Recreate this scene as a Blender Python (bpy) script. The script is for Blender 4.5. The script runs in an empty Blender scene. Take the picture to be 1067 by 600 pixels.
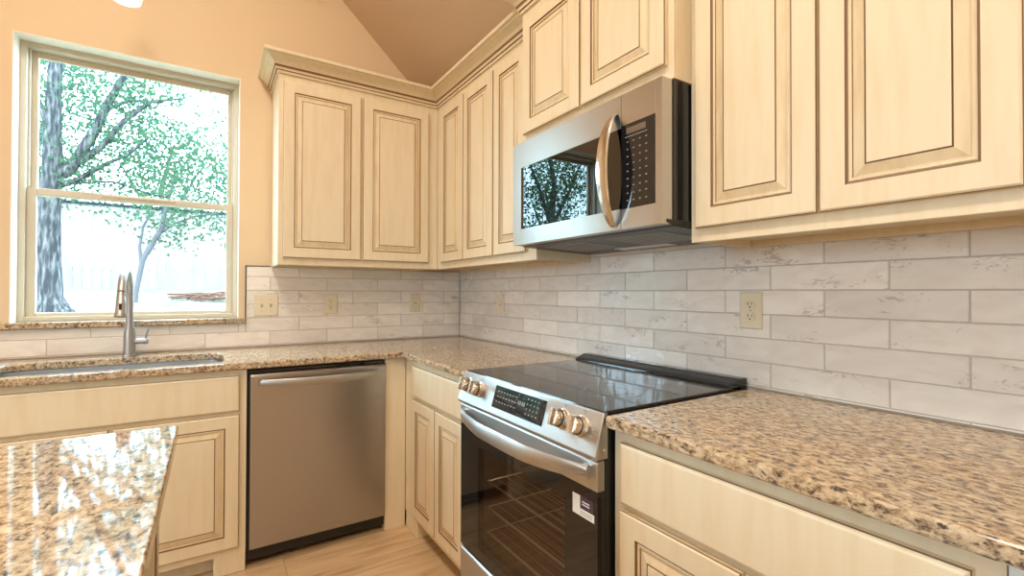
import bpy, bmesh, math, random
from mathutils import Vector, Matrix
R = math.radians
SC = bpy.context.scene
COL = SC.collection
random.seed(7)

# ------------------------------------------------------------------ camera
cd = bpy.data.cameras.new('camera')
cam = bpy.data.objects.new('camera', cd)
COL.objects.link(cam)
cd.sensor_width = 36.0
cd.lens = 36.0*488.49/1067.0
cd.clip_start = 0.02
yw, pt, rl = R(32.7012), R(0.5593), R(0.1428)
F = Vector((math.sin(yw)*math.cos(pt), math.cos(yw)*math.cos(pt), math.sin(pt)))
Rv = Vector((math.cos(yw), -math.sin(yw), 0)); Uv = Rv.cross(F)
R2 = Rv*math.cos(rl) + Uv*math.sin(rl); U2 = -Rv*math.sin(rl) + Uv*math.cos(rl)
m = Matrix((R2, U2, -F)).transposed().to_4x4()
m.translation = Vector((-1.4862, -2.9923, 1.2210))
cam.matrix_world = m
SC.camera = cam

# ------------------------------------------------------------------ colour management, world, sun
SC.view_settings.view_transform = 'Standard'
SC.view_settings.look = 'None'
SC.view_settings.gamma = 1.0
SC.view_settings.exposure = 0.0
SC.view_settings.use_curve_mapping = False
SC.render.film_transparent = False

SKY_COL, SKY_STR = (0.52, 0.78, 1.0), 20.0
SUN_STR = 6.0
LAMP_COL = (1.0, 0.92, 0.80)
LAMP_W = 25.0

w = bpy.data.worlds.new('sky'); SC.world = w; w.use_nodes = True
wn = w.node_tree.nodes; wl = w.node_tree.links
bg = wn['Background']; bg.inputs[0].default_value = (*SKY_COL, 1); bg.inputs[1].default_value = SKY_STR
sd = bpy.data.lights.new('sun', 'SUN'); sd.energy = SUN_STR; sd.angle = R(1.5); sd.color = (1, .97, .92)
sun = bpy.data.objects.new('sun', sd); COL.objects.link(sun)
sun.rotation_euler = Vector((0.45, 0.62, -1.0)).to_track_quat('-Z', 'Y').to_euler()
# sampling portal in the window opening (gives off no light of its own)
pd = bpy.data.lights.new('window_portal', 'AREA'); pd.shape = 'RECTANGLE'; pd.size = .92; pd.size_y = 1.36
pd.cycles.is_portal = True
po = bpy.data.objects.new('window_portal', pd); COL.objects.link(po)
po.location = (-1.8, .2, 1.74); po.rotation_euler = (R(-90), 0, 0)

pd2 = bpy.data.lights.new('added_window_portal', 'AREA'); pd2.shape = 'RECTANGLE'; pd2.size = 1.4; pd2.size_y = 1.1
pd2.cycles.is_portal = True
po2 = bpy.data.objects.new('added_window_portal', pd2); COL.objects.link(po2)
po2.location = (-4.55, -3.5, 1.55); po2.rotation_euler = (R(-90), 0, R(90))

# ------------------------------------------------------------------ materials
MATS = {}
def mat(name):
    if name in MATS: return MATS[name]
    m = bpy.data.materials.new(name); m.use_nodes = True; MATS[name] = m
    return m
def bsdf(m): return m.node_tree.nodes['Principled BSDF']
def simple(name, col, rough=.5, metal=0., spec=.5, coat=0., bump=None, aniso=0., noise=None):
    m = mat(name); b = bsdf(m); nt = m.node_tree
    b.inputs['Anisotropic Rotation'].default_value = .25
    b.inputs['Base Color'].default_value = (*col, 1); b.inputs['Roughness'].default_value = rough
    b.inputs['Metallic'].default_value = metal; b.inputs['Specular IOR Level'].default_value = spec
    b.inputs['Coat Weight'].default_value = coat
    b.inputs['Anisotropic'].default_value = aniso
    g = None
    if noise or bump: g = nt.nodes.new('ShaderNodeNewGeometry')
    if noise:   # (scale vec, amount, second colour)
        mp = nt.nodes.new('ShaderNodeMapping'); mp.inputs['Scale'].default_value = noise[0]
        n = nt.nodes.new('ShaderNodeTexNoise'); n.inputs['Scale'].default_value = 1; n.inputs['Detail'].default_value = 4
        r = nt.nodes.new('ShaderNodeValToRGB'); r.color_ramp.elements[0].position = .42; r.color_ramp.elements[1].position = .72
        r.color_ramp.elements[0].color = (0, 0, 0, 1); r.color_ramp.elements[1].color = (noise[1],)*3 + (1,)
        x = nt.nodes.new('ShaderNodeMix'); x.data_type = 'RGBA'
        x.inputs['A'].default_value = (*col, 1); x.inputs['B'].default_value = (*noise[2], 1)
        nt.links.new(g.outputs['Position'], mp.inputs[0]); nt.links.new(mp.outputs[0], n.inputs['Vector'])
        nt.links.new(n.outputs['Fac'], r.inputs[0]); nt.links.new(r.outputs[0], x.inputs['Factor'])
        nt.links.new(x.outputs['Result'], b.inputs['Base Color'])
    if bump:    # (scale vec, strength, distance)
        mp = nt.nodes.new('ShaderNodeMapping'); mp.inputs['Scale'].default_value = bump[0]
        n = nt.nodes.new('ShaderNodeTexNoise'); n.inputs['Scale'].default_value = 1; n.inputs['Detail'].default_value = 3
        bp = nt.nodes.new('ShaderNodeBump'); bp.inputs['Strength'].default_value = bump[1]; bp.inputs['Distance'].default_value = bump[2]
        nt.links.new(g.outputs['Position'], mp.inputs[0]); nt.links.new(mp.outputs[0], n.inputs['Vector'])
        nt.links.new(n.outputs['Fac'], bp.inputs['Height']); nt.links.new(bp.outputs[0], b.inputs['Normal'])
    return m
CREAM = (.78, .665, .475)
simple('cream_paint', CREAM, .38, noise=((40, 40, 5), .35, (.68, .50, .28)))
simple('glaze_line', (.22, .12, .05), .5)
simple('glaze_gap_tint', (.76, .61, .39), .42, noise=((50, 50, 9), .5, (.58, .41, .22)))
simple('cabinet_inside', (.50, .38, .25), .6)
simple('wall_paint', (.76, .58, .38), .8, bump=((90, 90, 90), .25, .002))
simple('ceiling_paint', (.64, .48, .33), .85, bump=((80, 80, 80), .2, .002))
simple('stainless', (.56, .545, .52), .36, 1., aniso=.75)
simple('stainless_dark', (.44, .44, .45), .28, 1., aniso=.6)
simple('chrome', (.72, .69, .65), .16, 1.)
simple('nickel', (.48, .47, .46), .42, 1.); bsdf(MATS['nickel']).inputs['Specular Tint'].default_value = (.3, .32, .35, 1)
simple('knob_metal', (.72, .63, .52), .25, 1.)
simple('black_plastic', (.012, .011, .010), .35)
simple('black_gloss', (.012, .012, .013), .04, spec=.6)
simple('cooktop_glass', (.014, .013, .013), .05, spec=.9)
simple('oven_interior', (.16, .11, .08), .45)
simple('rack_wire', (.80, .78, .75), .3, .3)
simple('key_grey', (.30, .28, .25), .5)
simple('window_vinyl', (.62, .56, .44), .45)
simple('jamb_paint', (.86, .82, .72), .6)
simple('ivory_plastic', (.78, .68, .50), .3)
simple('ivory_shade', (.42, .34, .23), .4)
simple('white_plastic', (.86, .86, .84), .35)
simple('white_panel', (.74, .76, .74), .5)
simple('lamp_white', (.80, .78, .74), .3)
simple('grey_print', (.25, .26, .3), .6)
simple('blue_print', (.10, .16, .34), .5)
simple('label_dark', (.06, .035, .06), .5)
simple('black_edge', (.03, .025, .02), .5)
simple('grout', (.54, .46, .39), .85)
simple('vent_mesh', (.34, .33, .31), .45, .7)
simple('bark', (.03, .032, .036), .9, spec=0, noise=((34, 34, 7), 1, (.15, .14, .135)), bump=((30, 30, 6), .8, .03))
simple('bark_pale', (.09, .085, .09), .9, spec=0)
simple('fence_wood', (.19, .165, .155), .8, spec=0, noise=((12, 1, 1), .5, (.13, .12, .12)))
simple('roof_dark', (.015, .02, .022), .8, spec=0)
simple('lawn_grass', (.12, .125, .085), .95, spec=0, noise=((2.2, 2.2, 2.2), .9, (.20, .18, .16)))
simple('brush_wood', (.12, .06, .045), .9, spec=0)
simple('granite_steel', (.62, .62, .62), .3, 1.)
simple('foundation', (.45, .42, .4), .9)

def leafmat(name, col, col2):
    m = mat(name); nt = m.node_tree; b = bsdf(m)
    g = nt.nodes.new('ShaderNodeNewGeometry'); n = nt.nodes.new('ShaderNodeTexNoise'); n.inputs['Scale'].default_value = 3.0
    x = nt.nodes.new('ShaderNodeMix'); x.data_type = 'RGBA'
    x.inputs['A'].default_value = (*col, 1); x.inputs['B'].default_value = (*col2, 1)
    nt.links.new(g.outputs['Position'], n.inputs['Vector']); nt.links.new(n.outputs['Fac'], x.inputs['Factor'])
    nt.links.new(x.outputs['Result'], b.inputs['Base Color']); b.inputs['Roughness'].default_value = .6; b.inputs['Specular IOR Level'].default_value = 0
    tr = nt.nodes.new('ShaderNodeBsdfTranslucent'); nt.links.new(x.outputs['Result'], tr.inputs[0])
    mx = nt.nodes.new('ShaderNodeMixShader'); mx.inputs[0].default_value = .5
    o = nt.nodes['Material Output']
    nt.links.new(b.outputs[0], mx.inputs[1]); nt.links.new(tr.outputs[0], mx.inputs[2]); nt.links.new(mx.outputs[0], o.inputs[0])
leafmat('leaf_green', (.03, .075, .042), (.075, .13, .07))
leafmat('leaf_pale', (.06, .11, .05), (.11, .15, .07))

def glassmat(name, tint, ior=1.45, rough=0.0):
    m = mat(name); nt = m.node_tree; o = nt.nodes['Material Output']; nt.nodes.remove(bsdf(m))
    t = nt.nodes.new('ShaderNodeBsdfTransparent'); t.inputs[0].default_value = (*tint, 1)
    gl = nt.nodes.new('ShaderNodeBsdfGlossy'); gl.inputs['Roughness'].default_value = rough
    f = nt.nodes.new('ShaderNodeFresnel'); gg = nt.nodes.new('ShaderNodeNewGeometry')
    mr = nt.nodes.new('ShaderNodeMapRange'); mr.inputs['To Min'].default_value = ior; mr.inputs['To Max'].default_value = 1/ior   # both faces of the sheet reflect alike
    nt.links.new(gg.outputs['Backfacing'], mr.inputs[0]); nt.links.new(mr.outputs[0], f.inputs[0])
    mx = nt.nodes.new('ShaderNodeMixShader')
    nt.links.new(f.outputs[0], mx.inputs[0]); nt.links.new(t.outputs[0], mx.inputs[1]); nt.links.new(gl.outputs[0], mx.inputs[2])
    nt.links.new(mx.outputs[0], o.inputs[0])
glassmat('pane_glass', (.97, .99, .98), 1.3)
glassmat('oven_glass', (.62, .56, .50), 1.5, .02)
glassmat('microwave_glass', (.10, .09, .08), 1.8, .01)
glassmat('shade_glass', (.85, .84, .80), 1.5, .1)

def emis(name, col, s):
    m = mat(name); b = bsdf(m); b.inputs['Emission Color'].default_value = (*col, 1); b.inputs['Emission Strength'].default_value = s
    b.inputs['Base Color'].default_value = (.8, .8, .8, 1)
emis('lamp_lens', LAMP_COL, 6.0)
emis('lit_shade', (1, .93, .82), .7)

# granite: cream and tan crystals with brown streaks and black specks, drawn out along the slab
def granite():
    m = mat('granite'); nt = m.node_tree; b = bsdf(m); N = nt.nodes; L = nt.links
    g = N.new('ShaderNodeNewGeometry')
    mp = N.new('ShaderNodeMapping'); mp.inputs['Scale'].default_value = (1.0, .58, 1.0); mp.inputs['Rotation'].default_value = (0, 0, R(14))
    L.new(g.outputs['Position'], mp.inputs[0])
    n1 = N.new('ShaderNodeTexNoise'); n1.inputs['Scale'].default_value = 84; n1.inputs['Detail'].default_value = 6; n1.inputs['Roughness'].default_value = .74; n1.inputs['Distortion'].default_value = .3
    L.new(mp.outputs[0], n1.inputs['Vector'])
    r1 = N.new('ShaderNodeValToRGB'); e = r1.color_ramp.elements
    e[0].position = .33; e[0].color = (.075, .052, .038, 1); e[1].position = .70; e[1].color = (.78, .70, .58, 1)
    for p, c in ((.40, (.19, .135, .095)), (.455, (.38, .28, .185)), (.52, (.55, .435, .295)), (.60, (.66, .55, .40))):
        x = e.new(p); x.color = (*c, 1)
    L.new(n1.outputs['Fac'], r1.inputs[0])
    # grey-black specks
    n2 = N.new('ShaderNodeTexNoise'); n2.inputs['Scale'].default_value = 95; n2.inputs['Detail'].default_value = 3; n2.inputs['Distortion'].default_value = .3
    L.new(mp.outputs[0], n2.inputs['Vector'])
    r2 = N.new('ShaderNodeValToRGB'); r2.color_ramp.elements[0].position = .58; r2.color_ramp.elements[1].position = .67
    L.new(n2.outputs['Fac'], r2.inputs[0])
    mx = N.new('ShaderNodeMix'); mx.data_type = 'RGBA'; mx.inputs['B'].default_value = (.08, .062, .055, 1)
    L.new(r2.outputs[0], mx.inputs['Factor']); L.new(r1.outputs[0], mx.inputs['A'])
    # larger drifts of grey / rust
    n3 = N.new('ShaderNodeTexNoise'); n3.inputs['Scale'].default_value = 9; n3.inputs['Detail'].default_value = 2
    L.new(mp.outputs[0], n3.inputs['Vector'])
    r3 = N.new('ShaderNodeValToRGB'); r3.color_ramp.elements[0].position = .35; r3.color_ramp.elements[0].color = (.90, .89, .87, 1)
    r3.color_ramp.elements[1].position = .65; r3.color_ramp.elements[1].color = (1.0, .90, .78, 1)
    L.new(n3.outputs['Fac'], r3.inputs[0])
    mm = N.new('ShaderNodeMix'); mm.data_type = 'RGBA'; mm.blend_type = 'MULTIPLY'; mm.inputs['Factor'].default_value = 1
    L.new(mx.outputs['Result'], mm.inputs['A']); L.new(r3.outputs[0], mm.inputs['B'])
    L.new(mm.outputs['Result'], b.inputs['Base Color'])
    b.inputs['Roughness'].default_value = .05; b.inputs['IOR'].default_value = 1.42
granite()

# glazed hand-made tile: whitewashed, each tile its own tone, brown wisps
def tile():
    m = mat('tile'); nt = m.node_tree; b = bsdf(m); N = nt.nodes; L = nt.links
    g = N.new('ShaderNodeNewGeometry'); at = N.new('ShaderNodeAttribute'); at.attribute_name = 'tone'
    add = N.new('ShaderNodeVectorMath'); add.operation = 'MULTIPLY_ADD'; add.inputs[1].default_value = (9, 9, 9)
    L.new(at.outputs['Color'], add.inputs[0]); L.new(g.outputs['Position'], add.inputs[2])
    mp = N.new('ShaderNodeMapping'); mp.inputs['Scale'].default_value = (1, 1, 2.6); L.new(add.outputs[0], mp.inputs[0])
    n = N.new('ShaderNodeTexNoise'); n.inputs['Scale'].default_value = 7; n.inputs['Detail'].default_value = 4; n.inputs['Distortion'].default_value = 1.2
    L.new(mp.outputs[0], n.inputs['Vector'])
    r = N.new('ShaderNodeValToRGB'); e = r.color_ramp.elements
    e[0].position = .3; e[0].color = (.84, .765, .69, 1); e[1].position = .62; e[1].color = (.93, .87, .80, 1)
    L.new(n.outputs['Fac'], r.inputs[0])
    n2 = N.new('ShaderNodeTexNoise'); n2.inputs['Scale'].default_value = 30; n2.inputs['Detail'].default_value = 6; n2.inputs['Roughness'].default_value = .7; n2.inputs['Distortion'].default_value = 1.5
    L.new(mp.outputs[0], n2.inputs['Vector'])
    n4 = N.new('ShaderNodeTexNoise'); n4.inputs['Scale'].default_value = 5; L.new(mp.outputs[0], n4.inputs['Vector'])
    mu = N.new('ShaderNodeMath'); mu.operation = 'MULTIPLY'; L.new(n2.outputs['Fac'], mu.inputs[0]); L.new(n4.outputs['Fac'], mu.inputs[1])
    r2 = N.new('ShaderNodeValToRGB'); r2.color_ramp.elements[0].position = .345; r2.color_ramp.elements[1].position = .40
    r2.color_ramp.elements[1].color = (.55, .55, .55, 1)
    L.new(mu.outputs[0], r2.inputs[0])
    mx = N.new('ShaderNodeMix'); mx.data_type = 'RGBA'; mx.inputs['B'].default_value = (.36, .27, .20, 1)
    L.new(r2.outputs[0], mx.inputs['Factor']); L.new(r.outputs[0], mx.inputs['A'])
    sep = N.new('ShaderNodeSeparateColor'); L.new(at.outputs['Color'], sep.inputs[0])
    mr = N.new('ShaderNodeMapRange'); mr.inputs['To Min'].default_value = .88; mr.inputs['To Max'].default_value = 1.03
    L.new(sep.outputs[1], mr.inputs[0])
    sc = N.new('ShaderNodeVectorMath'); sc.operation = 'SCALE'; L.new(mx.outputs['Result'], sc.inputs[0]); L.new(mr.outputs[0], sc.inputs['Scale'])
    L.new(sc.outputs[0], b.inputs['Base Color'])
    b.inputs['Roughness'].default_value = .07
    n3 = N.new('ShaderNodeTexNoise'); n3.inputs['Scale'].default_value = 16; n3.inputs['Detail'].default_value = 2; L.new(add.outputs[0], n3.inputs['Vector'])
    bp = N.new('ShaderNodeBump'); bp.inputs['Strength'].default_value = .35; bp.inputs['Distance'].default_value = .01
    L.new(n3.outputs['Fac'], bp.inputs['Height']); L.new(bp.outputs[0], b.inputs['Normal'])
tile()

# wood-look floor planks running along x
def floormat():
    m = mat('floor_plank'); nt = m.node_tree; b = bsdf(m); N = nt.nodes; L = nt.links
    g = N.new('ShaderNodeNewGeometry')
    br = N.new('ShaderNodeTexBrick'); br.inputs['Scale'].default_value = 1; br.inputs['Mortar Size'].default_value = .003
    br.inputs['Brick Width'].default_value = 1.2; br.inputs['Row Height'].default_value = .3; br.offset = .37
    br.inputs['Color1'].default_value = (0, 0, 0, 1); br.inputs['Color2'].default_value = (1, 1, 1, 1); br.inputs['Mortar'].default_value = (.5, .5, .5, 1)
    L.new(g.outputs['Position'], br.inputs['Vector'])
    ad = N.new('ShaderNodeVectorMath'); ad.operation = 'MULTIPLY_ADD'; ad.inputs[1].default_value = (3, 3, 0)
    L.new(br.outputs['Color'], ad.inputs[0]); L.new(g.outputs['Position'], ad.inputs[2])
    mp = N.new('ShaderNodeMapping'); mp.inputs['Scale'].default_value = (1.3, 9, 1); mp.inputs['Rotation'].default_value = (0, 0, R(-8)); L.new(ad.outputs[0], mp.inputs[0])
    n = N.new('ShaderNodeTexNoise'); n.inputs['Scale'].default_value = 2.2; n.inputs['Detail'].default_value = 6; n.inputs['Distortion'].default_value = .9
    L.new(mp.outputs[0], n.inputs['Vector'])
    r = N.new('ShaderNodeValToRGB'); e = r.color_ramp.elements
    e[0].position = .30; e[0].color = (.42, .25, .12, 1); e[1].position = .68; e[1].color = (.66, .46, .26, 1)
    x = e.new(.47); x.color = (.56, .37, .20, 1)
    L.new(n.outputs['Fac'], r.inputs[0])
    mx = N.new('ShaderNodeMix'); mx.data_type = 'RGBA'; mx.inputs['B'].default_value = (.42, .30, .19, 1)
    L.new(br.outputs['Fac'], mx.inputs['Factor']); L.new(r.outputs[0], mx.inputs['A'])
    L.new(mx.outputs['Result'], b.inputs['Base Color']); b.inputs['Roughness'].default_value = .42
floormat()

# ------------------------------------------------------------------ object helpers
def tag(o, label, cat=None, group=None, kind=None):
    if label: o['label'] = label
    if cat: o['category'] = cat
    if group: o['group'] = group
    if kind: o['kind'] = kind
    return o
def thing(name, loc, label=None, cat=None, group=None, kind=None):
    o = bpy.data.objects.new(name, None); COL.objects.link(o); o.location = loc; o.empty_display_size = .05
    return tag(o, label, cat, group, kind)
def wloc(o):
    v = Vector((0, 0, 0))
    while o: v += o.location; o = o.parent
    return v
def obj(name, bm, mats, parent=None, bevel=0, seg=2, smooth=False, at=None, ang=35):
    """mesh given in world coordinates becomes one object"""
    if isinstance(mats, str): mats = [mats]
    bmesh.ops.recalc_face_normals(bm, faces=bm.faces)
    me = bpy.data.meshes.new(name)
    if parent is not None: org = wloc(parent)
    else:
        xs = [v.co for v in bm.verts]
        org = Vector(at) if at else Vector(((min(v.x for v in xs)+max(v.x for v in xs))/2, (min(v.y for v in xs)+max(v.y for v in xs))/2, min(v.z for v in xs)))
    for v in bm.verts: v.co -= org
    if smooth:
        for f in bm.faces: f.smooth = True
    bm.to_mesh(me); bm.free()
    for k in mats: me.materials.append(MATS[k])
    o = bpy.data.objects.new(name, me); COL.objects.link(o)
    if parent is not None: o.parent = parent
    else: o.location = org
    if bevel:
        b = o.modifiers.new('bevel', 'BEVEL'); b.width = bevel; b.segments = seg; b.limit_method = 'ANGLE'; b.angle_limit = R(ang)
    if smooth:
        me.set_sharp_from_angle(angle=R(40))
    return o
def dup(root, loc):
    r = root.copy(); COL.objects.link(r); r.location = loc
    for ch in list(root.children):
        c = ch.copy(); COL.objects.link(c); c.parent = r
        for g in list(ch.children):
            d = g.copy(); COL.objects.link(d); d.parent = c
    return r

# frames: B = along the back wall (u = x, d = distance into the room), R = along the right wall (u = -y)
FB = lambda u, d, z: Vector((u, -d, z))
FR = lambda u, d, z: Vector((-d, -u, z))
FW = lambda x, y, z: Vector((x, y, z))
def new(): return bmesh.new()
def box(bm, f, u0, u1, d0, d1, z0, z1, mi=0):
    v = [bm.verts.new(f(u, d, z)) for z in (z0, z1) for d in (d0, d1) for u in (u0, u1)]
    for q in ((0, 1, 3, 2), (4, 6, 7, 5), (0, 4, 5, 1), (2, 3, 7, 6), (0, 2, 6, 4), (1, 5, 7, 3)):
        bm.faces.new([v[i] for i in q]).material_index = mi
    return bm
def prism(bm, f, pts, a0, a1, order='dz', mi=0):
    """pts: polygon in (d,z), extruded along u; order 'ud': polygon in (u,d) extruded along z"""
    def P(p, a):
        return f(a, p[0], p[1]) if order == 'dz' else (f(p[0], p[1], a) if order == 'ud' else f(p[0], a, p[1]))
    A = [bm.verts.new(P(p, a0)) for p in pts]; B = [bm.verts.new(P(p, a1)) for p in pts]; n = len(pts)
    for i in range(n): bm.faces.new((A[i], A[(i+1) % n], B[(i+1) % n], B[i])).material_index = mi
    bm.faces.new(A).material_index = mi; bm.faces.new(B[::-1]).material_index = mi
    return bm
def tube(bm, pts, rad, n=10, mi=0, squash=None):
    pts = [Vector(p) for p in pts]; rad = rad if isinstance(rad, (list, tuple)) else [rad]*len(pts)
    rings = []; up = Vector((0, 0, 1)); prev = None
    for i, p in enumerate(pts):
        t = (pts[min(i+1, len(pts)-1)] - pts[max(i-1, 0)]).normalized()
        if prev is None:
            a = t.cross(up) if abs(t.z) < .95 else t.cross(Vector((1, 0, 0)))
        else: a = prev - t*prev.dot(t)
        a.normalize(); prev = a; b = t.cross(a)
        s = squash or (1, 1)
        rings.append([bm.verts.new(p + a*math.cos(2*math.pi*k/n)*rad[i]*s[0] + b*math.sin(2*math.pi*k/n)*rad[i]*s[1]) for k in range(n)])
    for i in range(len(rings)-1):
        for k in range(n): bm.faces.new((rings[i][k], rings[i][(k+1) % n], rings[i+1][(k+1) % n], rings[i+1][k])).material_index = mi
    bm.faces.new(rings[0][::-1]).material_index = mi; bm.faces.new(rings[-1]).material_index = mi
    return bm
def lathe(bm, c, axis, prof, n=24, mi=None, caps=True):
    """prof: (radius, distance along axis)"""
    c = Vector(c); ax = Vector(axis).normalized()
    a = ax.cross(Vector((0, 0, 1))) if abs(ax.z) < .9 else ax.cross(Vector((1, 0, 0)))
    a.normalize(); b = ax.cross(a); rings = []
    for r, h in prof:
        rings.append([bm.verts.new(c + ax*h + (a*math.cos(2*math.pi*k/n) + b*math.sin(2*math.pi*k/n))*max(r, 1e-4)) for k in range(n)])
    for i in range(len(rings)-1):
        for k in range(n):
            fc = bm.faces.new((rings[i][k], rings[i][(k+1) % n], rings[i+1][(k+1) % n], rings[i+1][k]))
            if mi: fc.material_index = mi[i]
    if caps:
        bm.faces.new(rings[0][::-1]); fc = bm.faces.new(rings[-1])
        if mi: fc.material_index = mi[-1]
    return bm
def rings_panel(bm, f, u0, u1, z0, z1, d, prof):
    """concentric rectangular rings: prof = (inset, depth out of the frame, material of the band that ends here)"""
    loops = []
    for ins, dd, mi in prof:
        loops.append(([bm.verts.new(f(u, d+dd, z)) for u, z in ((u0+ins, z0+ins), (u1-ins, z0+ins), (u1-ins, z1-ins), (u0+ins, z1-ins))], mi))
    bm.faces.new(loops[0][0])
    for (a, _), (b, mi) in zip(loops, loops[1:]):
        for k in range(4): bm.faces.new((a[k], a[(k+1) % 4], b[(k+1) % 4], b[k])).material_index = mi
    bm.faces.new(loops[-1][0]).material_index = 0
    return bm
DOOR = [(0, 0, 0), (0, .013, 2), (.0015, .0165, 1), (.005, .019, 0), (.052, .019, 0), (.0535, .0155, 1), (.057, .0145, 1), (.059, .0165, 0), (.0645, .0155, 2),  # side band tint also stands in for gap shade; inner bands are glaze
        (.0655, .0125, 1), (.068, .0125, 2), (.088, .0185, 2), (.0888, .0185, 1), (.0900, .0165, 1), (.0912, .0190, 1), (.094, .0195, 0)]
SLAB = [(0, 0, 0), (0, .012, 0), (.0015, .0145, 1), (.007, .018, 0), (.009, .0185, 0)]
CM = ['cream_paint', 'glaze_line', 'glaze_gap_tint']
def door(f, u0, u1, z0, z1, d, parent): return obj('door', rings_panel(new(), f, u0, u1, z0, z1, d, DOOR), CM, parent)
def drawer(f, u0, u1, z0, z1, d, parent, name='drawer_front'): return obj(name, rings_panel(new(), f, u0, u1, z0, z1, d, SLAB), CM, parent)

def sweep(bm, path, prof, i0, i1, z, mi_of=None):
    """profile (out, up) swept along a plan path with mitres; only segments i0..i1 are built. out = right-hand side of travel"""
    P = [Vector((*p, 0)) for p in path]; nrm = []
    for a, b in zip(P, P[1:]):
        t = (b-a).normalized(); nrm.append(Vector((t.y, -t.x, 0)))
    offs = []
    for i in range(len(P)):
        if i == 0: o = nrm[0]
        elif i == len(P)-1: o = nrm[-1]
        else:
            s = nrm[i-1] + nrm[i]; o = s / (1 + nrm[i-1].dot(nrm[i]))
        offs.append(o)
    loops = [[bm.verts.new(P[i] + offs[i]*o + Vector((0, 0, z+u))) for o, u in prof] for i in range(i0, i1+1)]
    n = len(prof)
    for a, b in zip(loops, loops[1:]):
        for k in range(n):
            fc = bm.faces.new((a[k], a[(k+1) % n], b[(k+1) % n], b[k]))
            if mi_of and k in mi_of: fc.material_index = mi_of[k]
    bm.faces.new(loops[0]); bm.faces.new(loops[-1][::-1])
    return bm

# ================================================================== THE ROOM
XL, YF, ZT = -4.4, -6.2, 3.75
WX0, WX1, WZ0, WZ1 = -2.249, -1.357, 1.079, 2.402
def struct(name, bm, m, parent=None, **k):
    o = obj(name, bm, m, parent, **k)
    if parent is None: o['kind'] = 'structure'
    return o
b = new(); box(b, FW, XL, .12, YF, .16, -.12, 0); struct('floor', b, 'floor_plank')
b = new()
box(b, FW, XL-.12, WX0, 0, .16, 0, ZT); box(b, FW, WX1, .12, 0, .16, 0, ZT)
box(b, FW, WX0, WX1, 0, .16, 0, WZ0-.03); box(b, FW, WX0, WX1, 0, .16, WZ1, ZT); struct('wall_back', b, 'wall_paint')
b = new(); box(b, FW, 0, .12, YF, 0, 0, 2.54); struct('wall_right', b, 'wall_paint')
SY0, SY1, SZ0, SZ1 = -4.2, -2.8, 1.0, 2.1
b = new(); box(b, FW, XL-.12, XL, YF, SY0, 0, ZT); box(b, FW, XL-.12, XL, SY1, 0, 0, ZT); box(b, FW, XL-.12, XL, SY0, SY1, 0, SZ0); box(b, FW, XL-.12, XL, SY0, SY1, SZ1, ZT)
struct('wall_left', b, 'wall_paint')
b = new(); box(b, FW, XL-.12, .12, YF-.12, YF, 0, ZT); struct('wall_front', b, 'wall_paint')
b = new()
cp = [(.12, 2.54), (-.30, 2.54), (-1.62, 3.775), (XL-.12, 3.775), (XL-.12, 3.95), (-1.7, 3.95), (-.3, 2.7), (.12, 2.7)]
prism(b, lambda a, d, z: Vector((d, a, z)), cp, YF-.12, .165); struct('ceiling', b, 'ceiling_paint')

# drywall returns of the window opening
b = new(); T = .004
box(b, FW, WX0, WX0+T, .0, .10, WZ0, WZ1); box(b, FW, WX1-T, WX1, .0, .10, WZ0, WZ1); box(b, FW, WX0+T, WX1-T, .0, .10, WZ1-T, WZ1)
struct('trim_1', b, 'jamb_paint')['label'] = 'pale painted returns of the window opening'

# window
wroot = thing('window_1', (-1.80, .12, WZ0), 'tan vinyl single-hung window over the sink', None, None, 'structure')
b = new(); a0, a1, z0, z1 = WX0+T, WX1-T, WZ0, WZ1-T
fw = .022
def ringbox(b, x0, x1, zz0, zz1, wd, y0, y1, wb=None, wt=None):
    wb = wb or wd; wt = wt or wd
    box(b, FW, x0, x0+wd, y0, y1, zz0, zz1); box(b, FW, x1-wd, x1, y0, y1, zz0, zz1)
    box(b, FW, x0+wd, x1-wd, y0, y1, zz0, zz0+wb); box(b, FW, x0+wd, x1-wd, y0, y1, zz1-wt, zz1)
ringbox(b, a0, a1, z0, z1, fw, .085, .165)
box(b, FW, a0+fw, a0+fw+.008, .112, .128, 1.72, z1-fw); box(b, FW, a1-fw-.008, a1-fw, .112, .128, 1.72, z1-fw)
obj('window_frame', b, 'window_vinyl', wroot, bevel=.002)
b = new(); ringbox(b, a0+fw, a1-fw, 1.682, z1-fw, .03, .135, .158, .032, .028); us = obj('upper_sash', b, 'window_vinyl', wroot, bevel=.003)
b = new(); ringbox(b, a0+fw, a1-fw, z0+.012, 1.715, .034, .105, .13, .028, .034)
box(b, FW, -1.95, -1.65, .098, .106, 1.697, 1.708); ls = obj('lower_sash', b, 'window_vinyl', wroot, bevel=.003)
b = new(); box(b, FW, a0+fw+.028, a1-fw-.028, .145, .149, 1.71, z1-fw-.026); obj('pane', b, 'pane_glass', us)
b = new(); box(b, FW, a0+fw+.032, a1-fw-.032, .116, .120, z0+.038, 1.683); obj('pane', b, 'pane_glass', ls)
b = new(); prism(b, FW, [(-2.36, -.035), (-1.325, -.035), (-1.325, -.001), (WX1, -.001), (WX1, .098), (WX0, .098), (WX0, -.001), (-2.36, -.001)], 1.050, 1.0785, 'ud')
sl = obj('window_sill', b, 'granite', wroot, bevel=.004); sl['label'] = 'speckled granite sill under the window'

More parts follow.
